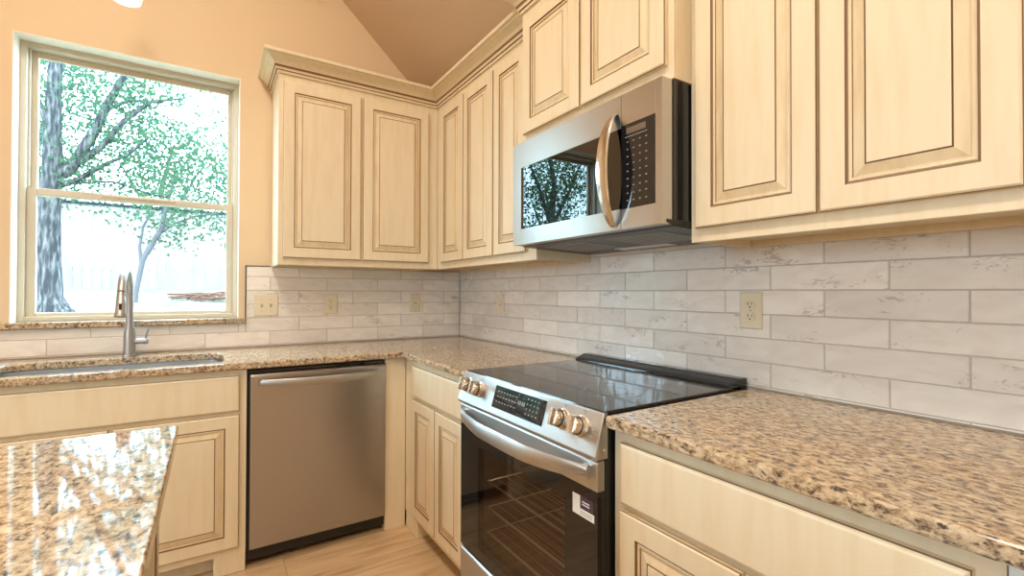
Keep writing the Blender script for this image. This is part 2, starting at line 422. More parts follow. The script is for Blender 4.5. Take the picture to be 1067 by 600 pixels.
w2 = thing('added_window', (XL-.06, -3.5, SZ0), 'wide tan window added in the left wall, out of view, to light the range wall', None, None, 'structure')  # unseen window, added for neutral daylight on the range wall
b = new()
for y0_, y1_ in ((SY0, -3.5), (-3.5, SY1)):
    box(b, FW, XL-.09, XL-.03, y0_, y0_+.04, SZ0, SZ1); box(b, FW, XL-.09, XL-.03, y1_-.04, y1_, SZ0, SZ1)
    box(b, FW, XL-.09, XL-.03, y0_+.04, y1_-.04, SZ0, SZ0+.04); box(b, FW, XL-.09, XL-.03, y0_+.04, y1_-.04, SZ1-.04, SZ1)
obj('window_frame', b, 'window_vinyl', w2, bevel=.003)
for y0_, y1_ in ((SY0, -3.5), (-3.5, SY1)):
    b = new(); box(b, FW, XL-.062, XL-.058, y0_+.04, y1_-.04, SZ0+.04, SZ1-.04); obj('pane', b, 'pane_glass', w2)
b = new(); box(b, FW, -17, XL-.13, -14, .16, .30, .56); struct('ground', b, 'lawn_grass')['label'] = 'side lawn'

# ------------------------------------------------------------------ tile backsplash
def tiles(f, u0, u1, z_lo, z_hi, joint, L_=.307, z0=.9228, p=.0768, keep=None):
    b = new(); col = b.loops.layers.color.new('tone'); g = .0012
    k = -1
    while z0 + k*p < z_hi:
        a, c = max(z0+k*p, z_lo), min(z0+(k+1)*p, z_hi); off = joint[(k) % 2]
        if c - a > .004:
            n = math.floor((u0-off)/L_)
            while off + n*L_ < u1:
                x, y = max(off+n*L_, u0), min(off+(n+1)*L_, u1)
                for (xx, yy, aa, cc) in (keep(x, y, a, c) if keep else [(x, y, a, c)]):
                    if yy-xx < .004 or cc-aa < .004: continue
                    t = random.uniform(.0068, .0082); e = .0016
                    pr = [(0, -.0005), (0, t-.0015-.001), (e, t)]
                    fs = len(b.faces)
                    lo = []
                    for ins, dd in pr:
                        lo.append([b.verts.new(f(u, dd, z)) for u, z in ((xx+g+ins, aa+g+ins), (yy-g-ins, aa+g+ins), (yy-g-ins, cc-g-ins), (xx+g+ins, cc-g-ins))])
                    tone = (random.random(), random.random(), random.random(), 1)
                    fl = [b.faces.new(lo[0]), b.faces.new(lo[-1])]
                    for A, B in zip(lo, lo[1:]):
                        for q in range(4): fl.append(b.faces.new((A[q], A[(q+1) % 4], B[(q+1) % 4], B[q])))
                    for fc in fl:
                        for lp in fc.loops: lp[col] = tone
                n += 1
        k += 1
    return b
b = new(); gk = .0045
box(b, FR, .0085, 3.4, 0.0005, gk, .9145, 1.415)
rb = thing('backsplash', (-.003, -1.7, .9145), 'long whitewashed brick-tile backsplash behind the range', 'backsplash')
obj('grout', b, 'grout', rb)
obj('tiles', tiles(FR, .009, 3.4, .916, 1.414, (2.0374+.1535, 2.0374)), 'tile', rb)
def keepL(x, y, a, c):
    out = []
    if x < -1.3225:      # lower strip under the window
        xx, yy = x, min(y, -1.3225)
        if a < 1.048: out.append((xx, yy, a, min(c, 1.048)))
        if y > -1.3225: out.append((-1.3225, y, a, c)) if a >= 1.048 else out.append((-1.3225, y, a, c))
        if a < 1.048 and y > -1.3225 and c <= 1.0481: out = [(x, y, a, c)]
        return out
    return [(x, y, a, c)]
lb = thing('backsplash', (-1.2, -.003, .9145), 'whitewashed brick-tile backsplash under the window and left wall cabinet', 'backsplash')
b = new(); box(b, FB, -2.9, -.0, .0005, gk, .9145, 1.048); box(b, FB, -1.322, -.0, .0005, gk, 1.048, 1.366); obj('grout', b, 'grout', lb)
obj('tiles', tiles(FB, -2.9, -.0085, .916, 1.364, (-1.203+.307*4, -1.05+.307*4), keep=keepL), 'tile', lb)
b = new(); box(b, FB, -1.3265, -1.3225, .0005, .010, 1.0785, 1.368); box(b, FB, -1.3225, -1.203, .0005, .010, 1.3645, 1.368)
obj('edge_trim', b, 'black_edge', lb)['label'] = 'thin black metal edge strip'

# ------------------------------------------------------------------ countertops
def slab(name, outer, hole, z0, z1, label, cat='countertop', bev=.007):
    b = new(); ed = []
    for lp in [outer] + ([hole] if hole else []):
        vs = [b.verts.new((x, y, z0)) for x, y in lp]
        ed += [b.edges.new((vs[i], vs[(i+1) % len(vs)])) for i in range(len(vs))]
    r = bmesh.ops.triangle_fill(b, edges=ed, use_beauty=True)
    fs = [g for g in r['geom'] if isinstance(g, bmesh.types.BMFace)]
    e = bmesh.ops.extrude_face_region(b, geom=fs)
    for v in [g for g in e['geom'] if isinstance(g, bmesh.types.BMVert)]: v.co.z = z1
    o = obj(name, b, 'granite', None, bevel=bev, seg=3, ang=50)
    tag(o, label, cat); return o
def arc(cx, cy, r, a0, a1, n=6): return [(cx+r*math.cos(R(a0+(a1-a0)*i/n)), cy+r*math.sin(R(a0+(a1-a0)*i/n))) for i in range(n+1)]
CF = .6547
sx0, sx1, sy0, sy1, rr = -2.21, -1.435, -.59, -.20, .07
hole = arc(sx1-rr, sy1-rr, rr, 0, 90) + arc(sx0+rr, sy1-rr, rr, 90, 180) + arc(sx0+rr, sy0+rr, rr, 180, 270) + arc(sx1-rr, sy0+rr, rr, 270, 360)
outer = [(-2.9, 0-.009), (-.009, -.009), (-.009, -1.352), (-CF, -1.352)] + arc(-CF-.02, -CF-.02+.0, .02, 0, 90, 4) + [(-2.9, -CF)]
slab('countertop', outer, hole, .884, .914, 'speckled cream granite countertop in an L around the sink and corner')
slab('countertop', [(-.009, -2.128), (-.009, -3.4), (-CF, -3.4), (-CF, -2.128)], None, .884, .914, 'speckled tan granite countertop to the right of the range')
slab('countertop', [(-1.547, -1.663), (-2.75, -1.663), (-2.75, -3.6), (-1.547, -3.6)], None, .884, .914, 'glossy granite island countertop reflecting the window', bev=.004)

# ------------------------------------------------------------------ base cabinets
DF = .62      # face frame plane
def base_cab(f, u0, u1, label, drawers, doors, foot=None, corner=None, back=.02, rail=.02, name='base_cabinet', loc=None):
    c = f((u0+u1)/2, .3, 0); t = thing(name, c, label, 'cabinet')
    b = new(); box(b, f, u0, u0+.016, back, DF-.02, .09, .862); box(b, f, u1-.016, u1, back, DF-.02, .09, .862)
    box(b, f, u0+.016, u1-.016, back, DF-.02, .09, .106); box(b, f, u0+.016, u1-.016, back, back+.008, .106, .862)
    obj('body', b, 'cabinet_inside', t)
    b = new()
    zt = .883
    st = .034
    box(b, f, u0, u0+st, DF-.02, DF, .085, zt); box(b, f, u1-st, u1, DF-.02, DF, .085, zt)
    box(b, f, u0+st, u1-st, DF-.02, DF, .835, zt); box(b, f, u0+st, u1-st, DF-.02, DF, .085, .12); box(b, f, u0+st, u1-st, DF-.02, DF, .675, .72)
    es = sorted([d[0] for d in doors] + [d[1] for d in doors]); box(b, f, es[1]-.02, es[2]+.02, DF-.02, DF, .12, .675)   # centre stile
    if es[0] > u0+st: box(b, f, u0+st, es[0]+.01, DF-.02, DF, .12, .675); box(b, f, u0+st, es[0]+.01, DF-.02, DF, .72, .835)
    obj('face_frame', b, 'cream_paint', t, bevel=.0004)
    b = new(); box(b, f, u0, u1, DF-.10, DF-.08, 0, .09)
    obj('toe_kick', b, 'cream_paint', t)
    for (a, c2) in foot or []:
        b = new(); prism(b, f, [(a, DF-.08), (a, DF-.0), (c2, DF-.0), (c2, DF-.08)], 0, .086, 'ud'); obj('foot', b, 'cream_paint', t, bevel=.004)
    for a, c2, z0, z1, nm in drawers: drawer(f, a, c2, z0, z1, DF, t, nm)
    for a, c2, z0, z1 in doors: door(f, a, c2, z0, z1, DF, t)
    return t
base_cab(FB, -2.272, -1.351, 'cream glazed sink base cabinet under the window', [(-2.245, -1.378, .703, .857, 'false_drawer_front')],
         [(-1.803, -1.378, .118, .688), (-2.245, -1.815, .118, .688)], foot=[(-1.47, -1.351), (-2.272, -2.16)])
base_cab(FB, -2.90, -2.274, 'cream glazed base cabinet at the far left end of the sink run', [(-2.875, -2.30, .703, .857, 'drawer_front')],
         [(-2.875, -2.592, .118, .688), (-2.583, -2.30, .118, .688)])
base_cab(FR, .6135, 1.352, 'cream glazed base cabinet between the corner and the range', [(.742, 1.322, .703, .853, 'drawer_front')],
         [(.742, 1.024, .118, .688), (1.030, 1.322, .118, .688)], foot=[(.625, .78)])
base_cab(FR, 2.130, 2.826, 'cream glazed base cabinet to the right of the range', [(2.160, 2.796, .703, .853, 'drawer_front')],
         [(2.160, 2.474, .118, .688), (2.482, 2.796, .118, .688)])
# corner filler beside the dishwasher
b = new(); prism(b, FB, [(-.729, .03), (-.729, .612), (-.6205, .612), (-.6205, .03)], 0, .883, 'ud')
tag(obj('filler_panel', b, 'cream_paint', None, bevel=.003), 'narrow plain cream panel in the corner right of the dishwasher', 'panel')
b = new(); box(b, FR, 2.828, 2.852, .02, .625, 0, .883); box(b, FR, 2.852, 3.38, .56, .60, 0, .883)
tag(obj('end_panel', b, 'white_panel', None, bevel=.002), 'pale white panel beyond the right-hand base cabinet', 'panel')

# ------------------------------------------------------------------ wall cabinets
DU = .316
CROWN = [(0, 0), (.008, .0), (.010, .006), (.008, .013), (.014, .015), (.015, .022), (.018, .026), (.022, .036), (.031, .050), (.045, .062), (.058, .070), (.062, .076),
         (.072, .078), (.074, .084), (.074, .094), (.066, .098), (0, .098)]
CMI = {3: 1, 6: 1}
def wall_cab(f, u0, u1, z0, z1, D, label, doors, muls=(), stile=.030, rail_b=.037, extra_top=None):
    t = thing('wall_cabinet', f((u0+u1)/2, D/2, z0), label, 'cabinet')
    b = new(); zt = extra_top or z1
    box(b, f, u0, u0+.016, .012, D-.019, z0+.001, zt); box(b, f, u1-.016, u1, .012, D-.019, z0+.001, zt)      # sides
    box(b, f, u0+.016, u1-.016, .012, D-.019, z0+.022, z0+.036)                                             # bottom board, recessed
    box(b, f, u0+.016, u1-.016, .012, D-.019, z1-.016, z1); box(b, f, u0+.016, u1-.016, .0, .012, z0+.036, z1-.016)
    box(b, f, u0+.016, u1-.016, .012, .032, z0+.001, z0+.022)
    obj('body', b, 'cream_paint', t)
    b = new()
    box(b, f, u0, u0+stile, D-.019, D, z0, zt); box(b, f, u1-stile, u1, D-.019, D, z0, zt)
    box(b, f, u0+stile, u1-stile, D-.019, D, z0, z0+rail_b+.008); box(b, f, u0+stile, u1-stile, D-.019, D, min(z1-.055, doors[0][3]-.015), zt)
    for a, c in muls: box(b, f, a, c, D-.019, D, z0+rail_b+.008, min(z1-.055, doors[0][3]-.015))
    obj('face_frame', b, 'cream_paint', t, bevel=.0012)
    for a, c, q, r in doors: door(f, a, c, q, r, D, t)
    return t
TOPZ = 2.365
wc1 = wall_cab(FB, -1.2, -.3165, 1.362, TOPZ, DU, 'cream two-door wall cabinet beside the window',
               [(-1.178, -.785, 1.400, 2.312), (-.770, -.381, 1.400, 2.312)], muls=[(-.80, -.755), (-.40, -.3466)])
wc2 = wall_cab(FR, .317, 1.364, 1.362, TOPZ, DU, 'cream three-door wall cabinet between the corner and the microwave',
               [(.395, .692, 1.400, 2.312), (.699, 1.014, 1.400, 2.312), (1.026, 1.300, 1.400, 2.312)], muls=[(.3471, .41), (.68, .71), (1.0, 1.04), (1.28, 1.3339)])
TD = .392
wc3 = wall_cab(FR, 1.3655, 2.1305, 1.828, 2.44, TD, 'cream deep taller cabinet above the microwave',
               [(1.392, 1.744, 1.870, 2.345), (1.752, 2.110, 1.870, 2.345)], muls=[(1.73, 1.765)], extra_top=2.47)
wc4 = wall_cab(FR, 2.1315, 2.835, 1.366, TOPZ, DU, 'cream two-door wall cabinet to the right of the microwave',
               [(2.154, 2.472, 1.404, 2.312), (2.478, 2.795, 1.404, 2.312)], muls=[(2.455, 2.495), (2.78, 2.8049)])
wc5 = wall_cab(FR, 2.836, 3.4, 1.366, TOPZ, DU, 'cream wall cabinet at the far right end of the run',
               [(2.86, 3.11, 1.404, 2.312), (3.12, 3.38, 1.404, 2.312)], muls=[(3.10, 3.13), (3.36, 3.3699)])
path = [(-1.2, 0), (-1.2, -DU), (-DU, -DU), (-DU, -1.3652)]
# travel so that the room is on the right-hand side
cz = 2.352
pr = [(-.018 if o == 0 else o, u) for o, u in CROWN]
pr = [(0.0005 if o <= 0 else o, u) for o, u in pr]
def crown(path, i0, i1, z, parent):
    return obj('crown_molding', sweep(new(), path, pr, i0, i1, z, CMI), CM, parent)
crown(path, 0, 2, cz, wc1); crown(path, 2, 3, cz, wc2)
crown([(-.015, -1.3655), (-TD, -1.3655), (-TD, -2.1305), (-.015, -2.1305)], 0, 3, 2.388, wc3)
crown([(-DU, -2.1315), (-DU, -2.835)], 0, 1, cz, wc4)
crown([(-DU, -2.836), (-DU, -3.4), (-.015, -3.4)], 0, 2, cz, wc5)

# ------------------------------------------------------------------ dishwasher
t = thing('dishwasher', FB(-1.04, .3, 0), 'stainless steel dishwasher left of the corner', 'dishwasher')
b = new(); box(b, FB, -1.348, -.731, .05, .60, .03, .872); obj('body', b, 'black_plastic', t)
b = new(); pts = [(.603, .082), (.622, .082), (.630, .088), (.631, .80), (.631, .846), (.625, .856), (.603, .858)]
prism(b, FB, pts, -1.337, -.734); dd = obj('door', b, 'stainless_dark', t, bevel=.0015)
b = new(); box(b, FB, -1.345, -.733, .59, .602, .859, .868); obj('control_strip', b, 'black_gloss', t)
b = new(); box(b, FB, -1.33, -.74, .53, .55, .012, .078)
for i in range(14): box(b, FB, -1.12+i*.014, -1.112+i*.014, .548, .553, .03, .062)
obj('kick_plate', b, 'black_plastic', t)
def bowed(f, u0, u1, z, d0, rise, h, th, zdrop=0, n=22):
    """flat bar handle bowed away from the door; h = height of the bar"""
    b = new(); rings = []
    for i in range(n+1):
        s = i/n; u = u0+(u1-u0)*s; q = 1-(2*s-1)**2
        d = d0 + rise*min(1, q*1.15)**.8; hh = h*(.72+.28*q)
        zc = z - zdrop*q
        rings.append([b.verts.new(f(u, d+a*th/2, zc+c*hh/2)) for a, c in ((-1, -.8), (.3, -1), (1, -.55), (1, .55), (.3, 1), (-1, .8))])
    for A, B in zip(rings, rings[1:]):
        for k in range(6): b.faces.new((A[k], A[(k+1) % 6], B[(k+1) % 6], B[k]))
    b.faces.new(rings[0]); b.faces.new(rings[-1][::-1])
    return b
b = bowed(FB, -1.305, -.775, .818, .634, .040, .038, .010, .006)
box(b, FB, -1.305, -1.285, .628, .642, .812, .832); box(b, FB, -.795, -.775, .628, .642, .812, .832)
obj('handle', b, 'nickel', dd, smooth=True)['label'] = 'bowed polished bar handle'

# ------------------------------------------------------------------ range
RY0, RY1 = 1.360, 2.1225
t = thing('range', FR(1.741, .33, 0), 'stainless slide-in electric range with black glass cooktop', 'range')
b = new(); box(b, FR, RY0+.002, RY0+.012, .03, .645, .02, .910); box(b, FR, RY1-.012, RY1-.002, .03, .645, .02, .910)
box(b, FR, RY0+.012, RY1-.012, .03, .645, .02, .22); box(b, FR, RY0+.012, RY1-.012, .03, .645, .81, .910); box(b, FR, RY0+.012, RY1-.012, .03, .05, .22, .81)
obj('body', b, 'black_plastic', t)
b = new()      # oven cavity liner
box(b, FR, RY0+.06, RY1-.06, .08, .09, .29, .75); box(b, FR, RY0+.06, RY0+.07, .09, .62, .29, .75); box(b, FR, RY1-.07, RY1-.06, .09, .62, .29, .75)
box(b, FR, RY0+.07, RY1-.07, .09, .62, .29, .30); box(b, FR, RY0+.07, RY1-.07, .09, .62, .74, .75)
obj('oven_cavity', b, 'oven_interior', t)
l = bpy.data.lights.new('added_oven_fill', 'AREA'); l.size = .06; l.energy = .7; l.color = (1, .75, .5)  # added light inside the oven so the racks show through the glass
o = bpy.data.objects.new('added_oven_fill', l); COL.objects.link(o); o.parent = t; o.location = FR(1.741, .40, .735) - wloc(t)
for zr in (.318, .41, .508):
    b = new(); tube(b, [FR(RY0+.085, .60, zr), FR(RY1-.085, .60, zr)], .0045, 8); tube(b, [FR(RY0+.085, .12, zr), FR(RY1-.085, .12, zr)], .003, 8)
    for i in range(11):
        d_ = .16+i*.04; tube(b, [FR(RY0+.085, d_, zr), FR(RY1-.085, d_, zr)], .0010, 6)
    for u in (RY0+.085, RY1-.085): tube(b, [FR(u, .12, zr), FR(u, .60, zr)], .0025, 6)
    obj('oven_rack', b, 'rack_wire', t)
b = new(); prism(b, FR, [(.05, .911), (.645, .911), (.648, .915), (.645, .9205), (.05, .9205)], RY0+.004, RY1-.004)
ct = obj('cooktop', b, 'cooktop_glass', t, bevel=.001)
for u, d, r in ((1.55, .47, .10), (1.93, .46, .115), (1.55, .22, .08), (1.93, .22, .08)):
    b = new(); n = 40
    for rr0 in (r, r*.6):
        A = [b.verts.new(FR(u+rr0*math.cos(2*math.pi*k/n), d+rr0*math.sin(2*math.pi*k/n), .9209)) for k in range(n)]
        B = [b.verts.new(FR(u+(rr0-.0016)*math.cos(2*math.pi*k/n), d+(rr0-.0016)*math.sin(2*math.pi*k/n), .9209)) for k in range(n)]
        for k in range(n): b.faces.new((A[k], A[(k+1) % n], B[(k+1) % n], B[k]))
    obj('burner_ring', b, 'grey_print', ct)
b = new(); prism(b, FR, [(.014, .905), (.10, .915), (.10, .925), (.085, .933), (.05, .945), (.014, .945)], RY0+.004, RY1-.004)
obj('rear_vent', b, 'black_gloss', t, bevel=.002)
# slanted control panel
PT, PB = (.652, .917), (.684, .812)
b = new(); prism(b, FR, [(.640, .917), PT, PB, (.680, .803), (.640, .803)], RY0-.002, RY1+.002)
cp_ = obj('control_panel', b, 'stainless', t, bevel=.0015)
dv = Vector((PB[0]-PT[0], PB[1]-PT[1])).normalized(); nv = Vector((-dv.y, dv.x))   # along the slope / out of it
def onp(u, s, h=0):
    p = Vector(PT) + dv*s + nv*h; return FR(u, p.x, p.y)
def pq(b, u0, u1, s0, s1, h0, h1, mi=0):
    v = [b.verts.new(onp(u, s, h)) for h in (h0, h1) for s in (s0, s1) for u in (u0, u1)]
    for q in ((0, 1, 3, 2), (4, 6, 7, 5), (0, 4, 5, 1), (2, 3, 7, 6), (0, 2, 6, 4), (1, 5, 7, 3)): b.faces.new([v[i] for i in q]).material_index = mi
b = new(); pq(b, 1.605, 1.893, .014, .088, -.001, .0012); ds = obj('display', b, 'black_gloss', cp_)
b = new()
random.seed(3)
for i in range(7):
    for j in range(3):
        u = 1.625+i*.018; pq(b, u, u+.009, .030+j*.017, .0335+j*.017, .0012, .0015)
for i in range(4):
    for j in range(4): pq(b, 1.80+i*.018, 1.806+i*.018, .024+j*.015, .028+j*.015, .0012, .0015)
# clock digits "12:00" style blocks read as lit segments
for i, u in enumerate((1.752, 1.762, 1.774, 1.784)): pq(b, u, u+.006, .040, .052, .0012, .0015)
obj('touch_marks', b, 'key_grey', ds)
for i, (u, s) in enumerate(((1.418, .046), (1.498, .048), (1.972, .046), (2.052, .048))):
    c = onp(u, s, 0); ax = onp(u, s, 1) - c
    b = new()
    lathe(b, c, ax, [(.028, 0), (.028, .004), (.0235, .006), (.0235, .014), (.0250, .0145), (.0250, .0175), (.0235, .018), (.0225, .030), (.020, .033)], 28, [0, 0, 0, 0, 1, 1, 0, 0, 0])
    # grip bar across the face of the knob
    du = FR(1, 0, 0) - FR(0, 0, 0); dsv = onp(0, 1, 0) - onp(0, 0, 0)
    vs = []
    for h, wgrip, ln in ((.030, .0075, .0235), (.044, .0055, .022)):
        for q, r in ((-1, -1), (1, -1), (1, 1), (-1, 1)): vs.append(b.verts.new(c + ax*h + du*q*wgrip + dsv*r*ln))
    for q in ((0, 1, 2, 3), (7, 6, 5, 4), (0, 4, 5, 1), (1, 5, 6, 2), (2, 6, 7, 3), (3, 7, 4, 0)): b.faces.new([vs[k] for k in q])
    obj('knob', b, ['knob_metal', 'black_plastic'], cp_, smooth=True)
    b = new()
    lathe(b, onp(u+.004, .010, -.0002), ax, [(.0045, 0), (.0045, .0006)], 16)
    lathe(b, onp(u+.004, .010, .0003), ax, [(.0030, 0), (.0030, .0006)], 16, [1, 1])
    obj('burner_mark', b, ['blue_print', 'stainless'], cp_)
# oven door: steel rail on top, black glass below with a clear window
DX = .672
b = new()
prism(b, FR, [(.647, .722), (DX, .722), (DX, .792), (DX-.004, .798), (.647, .798)], RY0+.002, RY1-.002)
od = obj('oven_door', b, 'stainless', t, bevel=.0015)
wu0, wu1, wz0, wz1 = 1.50, 1.992, .30, .665
b = new()
box(b, FR, RY0+.002, wu0, .647, DX-.001, .262, .7215); box(b, FR, wu1, RY1-.002, .647, DX-.001, .262, .7215)
box(b, FR, wu0, wu1, .647, DX-.001, .262, wz0); box(b, FR, wu0, wu1, .647, DX-.001, wz1, .7215)
obj('door_border', b, 'black_gloss', od)
b = new(); box(b, FR, wu0, wu1, DX-.006, DX-.001, wz0, wz1); obj('door_window', b, 'oven_glass', od)
b = bowed(FR, RY0+.03, RY1-.025, .768, .680, .052, .050, .016, .006, 26)
box(b, FR, RY0+.032, RY0+.060, .670, .682, .755, .781); box(b, FR, RY1-.055, RY1-.027, .670, .682, .755, .781)
obj('door_handle', b, 'stainless', od, smooth=True)['label'] = 'bowed wide steel handle'
# care sticker
b = new(); su, sz = 2.025, .640
box(b, FR, su, su+.083, DX-.0012, DX-.0004, sz, sz+.020); box(b, FR, su, su+.030, DX-.0012, DX-.0004, sz+.020, sz+.052)
st = obj('sticker', b, 'white_plastic', od); st['label'] = 'white and dark care sticker'
b = new(); box(b, FR, su+.030, su+.080, DX-.0012, DX-.0004, sz+.020, sz+.052); obj('sticker_band', b, 'label_dark', st)
b = new()
for i in range(2): box(b, FR, su+.038, su+.066, DX-.0004, DX-.0001, sz+.031+i*.007, sz+.034+i*.007)
obj('sticker_print', b, 'white_plastic', st)
b = new()
for i in range(2): box(b, FR, su+.030, su+.076, DX-.0004, DX-.0001, sz+.006+i*.006, sz+.0078+i*.006)
obj('sticker_print', b, 'grey_print', st)
b = new(); prism(b, FR, [(.647, .055), (DX-.002, .055), (DX, .062), (DX, .244), (DX-.006, .250), (.647, .250)], RY0+.002, RY1-.002)
obj('storage_drawer', b, 'stainless', t, bevel=.0015)
b = new(); box(b, FR, RY1-.004, RY1-.001, .655, .661, .828, .834); lathe(b, FR(RY1+.0018, .652, .826), (0, -1, 0), [(.005, 0), (.0045, .002)], 14)
obj('side_screw', b, 'chrome', t)

# ------------------------------------------------------------------ microwave
MY0, MY1, MZ0, MZ1 = 1.3665, 2.1295, 1.412, 1.8265
t = thing('microwave', FR(1.748, .2, MZ0), 'stainless over-the-range microwave under the tall cabinet', 'microwave')
b = new()
box(b, FR, MY0+.003, MY0+.012, .01, .39, MZ0+.016, MZ1); box(b, FR, MY1-.012, MY1-.003, .01, .39, MZ0+.016, MZ1)
box(b, FR, MY0+.012, MY1-.012, .01, .39, MZ1-.03, MZ1); box(b, FR, MY0+.012, MY1-.012, .01, .39, MZ0+.016, MZ0+.04); box(b, FR, MY0+.012, MY1-.012, .01, .03, MZ0+.04, MZ1-.03)
obj('body', b, 'black_gloss', t)
b = new(); prism(b, FR, [(.01, MZ0+.0165), (.01, MZ0-.014), (.03, MZ0-.016), (.385, MZ0-.003), (.42, MZ0+.008), (.42, MZ0+.0165)], MY0+.006, MY1-.001)
un_ = obj('underside', b, 'black_plastic', t, bevel=.002)
def zl(d): return MZ0-.016+(.013)*(d-.03)/.355
for u0, u1 in ((1.45, 1.70), (1.80, 2.05)):
    b = new(); q = [(.14, zl(.14)+.0005), (.14, zl(.14)-.002), (.34, zl(.34)-.002), (.34, zl(.34)+.0005)]; prism(b, FR, q, u0, u1)
    for k in range(9):
        uu = u0+.012+k*(u1-u0-.024)/8.5
        prism(b, FR, [(.15, zl(.15)-.002), (.15, zl(.15)-.0035), (.33, zl(.33)-.0035), (.33, zl(.33)-.002)], uu, uu+.004)
    obj('grease_filter', b, 'vent_mesh', un_)
b = new(); prism(b, FR, [(.06, zl(.06)+.0005), (.06, zl(.06)-.002), (.115, zl(.115)-.002), (.115, zl(.115)+.0005)], 1.62, 1.88); obj('hood_lens', b, 'lamp_white', un_)
MD = .438; SM = 1.972
wu0, wu1, wz0, wz1 = 1.425, SM-.0008, 1.476, 1.722
b = new()
def framebox(b, u0, u1, z0, z1, a0, a1, c0, c1, d0, d1):
    if a0-u0 > 1e-4: box(b, FR, u0, a0, d0, d1, z0, z1)
    if u1-a1 > 1e-4: box(b, FR, a1, u1, d0, d1, z0, z1)
    box(b, FR, a0, a1, d0, d1, z0, c0); box(b, FR, a0, a1, d0, d1, c1, z1)
framebox(b, MY0+.002, SM-.0008, MZ0+.002, MZ1-.002, wu0, wu1, wz0, wz1, .395, MD)
md = obj('door', b, 'stainless', t, bevel=.0004)
b = new(); box(b, FR, wu0, wu1, MD-.008, MD-.001, wz0, wz1); obj('door_window', b, 'microwave_glass', md)
b = new()
rings = []
n = 26
for i in range(n+1):
    s = i/n; z = MZ0+.012+(MZ1-.055-MZ0-.012)*s; q = max(0, 1-(2*s-1)**2)
    d = MD+.004+.052*q**.75; u = 1.945 + .0*q; hw = .012+.010*q
    rings.append([b.verts.new(FR(u+a*hw, d+c*.006, z)) for a, c in ((-1, -.6), (-.9, .6), (-.3, 1), (.3, 1), (.9, .6), (1, -.6))])
for A, B in zip(rings, rings[1:]):
    for k in range(6): b.faces.new((A[k], A[(k+1) % 6], B[(k+1) % 6], B[k])).material_index = 1 if k == 5 else 0
b.faces.new(rings[0]); b.faces.new(rings[-1][::-1])
obj('handle', b, ['chrome', 'black_gloss'], md, smooth=True)['label'] = 'bowed vertical chrome handle'
b = new()
cu0, cu1, cz0, cz1 = SM+.0008, 2.103, 1.474, 1.728
framebox(b, SM+.0008, MY1-.003, MZ0+.002, MZ1-.002, cu0, cu1, cz0, cz1, .395, MD-.001)
pn = obj('control_panel', b, 'stainless', t, bevel=.0004)
b = new(); box(b, FR, cu0, cu1, MD-.010, MD-.0015, cz0, cz1); kp = obj('keypad', b, 'black_gloss', pn)
b = new()
for i in range(4):
    for j in range(9): box(b, FR, cu0+.022+i*.024, cu0+.028+i*.024, MD-.0015, MD-.0011, cz0+.022+j*.022, cz0+.025+j*.022)
box(b, FR, cu0+.015, cu0+.10, MD-.0015, MD-.0011, cz1-.040, cz1-.038)
obj('key_marks', b, 'key_grey', kp)
b = new(); box(b, FR, cu0+.02, cu0+.095, MD-.0015, MD-.0011, cz1-.030, cz1-.012); obj('clock_display', b, 'oven_interior', kp)

# ------------------------------------------------------------------ sink and faucet
b = new(); e = .012; s2 = .03
def rl_(x0, x1, y0, y1, r, z, n=5):
    return [b.verts.new((x, y, z)) for x, y in arc(x1-r, y1-r, r, 0, 90, n)+arc(x0+r, y1-r, r, 90, 180, n)+arc(x0+r, y0+r, r, 180, 270, n)+arc(x1-r, y0+r, r, 270, 360, n)]
lo = [rl_(sx0-.03, sx1+.03, sy0-.02, sy1+.03, .08, .8825), rl_(sx0+.001, sx1-.001, sy0+.001, sy1-.001, .07, .8825), rl_(sx0+.004, sx1-.004, sy0+.004, sy1-.004, .07, .70), rl_(sx0+.03, sx1-.03, sy0+.03, sy1-.03, .06, .68),
      rl_(sx0+.03, sx1-.03, sy0+.03, sy1-.03, .06, .675), rl_(sx0-.004, sx1+.004, sy0-.004, sy1+.004, .07, .70), rl_(sx0-.007, sx1+.007, sy0-.007, sy1+.007, .07, .879), rl_(sx0-.03, sx1+.03, sy0-.02, sy1+.03, .08, .879)]
for A, B in zip(lo, lo[1:]+lo[:1]):
    if A is lo[3]: continue
    for k in range(len(A)): b.faces.new((A[k], A[(k+1) % len(A)], B[(k+1) % len(A)], B[k]))
b.faces.new(lo[3]); b.faces.new(lo[4])
lathe(b, (-1.82, -.39, .6805), (0, 0, 1), [(.045, 0), (.045, .003), (.038, .003)], 20)
s_ = obj('sink', b, 'granite_steel', None, smooth=True); tag(s_, 'undermount steel sink basin below the window', 'sink')

fx, fy = -1.812, -.118
t = thing('faucet', (fx, fy, .914), 'brushed steel gooseneck pull-down faucet behind the sink', 'faucet')
b = new(); lathe(b, (fx, fy, .9142), (0, 0, 1), [(.027, 0), (.027, .004), (.0235, .007), (.0228, .10), (.0205, .118), (.0170, .138), (.0152, .150)], 24)
obj('base', b, 'nickel', t, smooth=True)
b = new(); ra = .132; zc = 1.180
pts = [(fx, fy, 1.05), (fx, fy, 1.10), (fx, fy, zc)] + [(fx, fy-ra+ra*math.cos(R(a)), zc+ra*math.sin(R(a))) for a in range(10, 166, 8)]
tube(b, pts, .0150, 16); obj('spout', b, 'nickel', t, smooth=True)
a = R(165); hp = Vector((fx, fy-ra+ra*math.cos(a), zc+ra*math.sin(a))); hd = Vector((0, -math.sin(a)*1, math.cos(a)*1)); hd = Vector((0, -.22, -1)).normalized()
b = new(); lathe(b, hp, hd, [(.0150, -.004), (.0155, .0), (.0160, .03), (.0168, .031), (.0172, .06), (.0185, .085), (.0215, .098), (.0215, .103), (.017, .105)], 22)
hd_ = obj('spray_head', b, 'nickel', t, smooth=True)
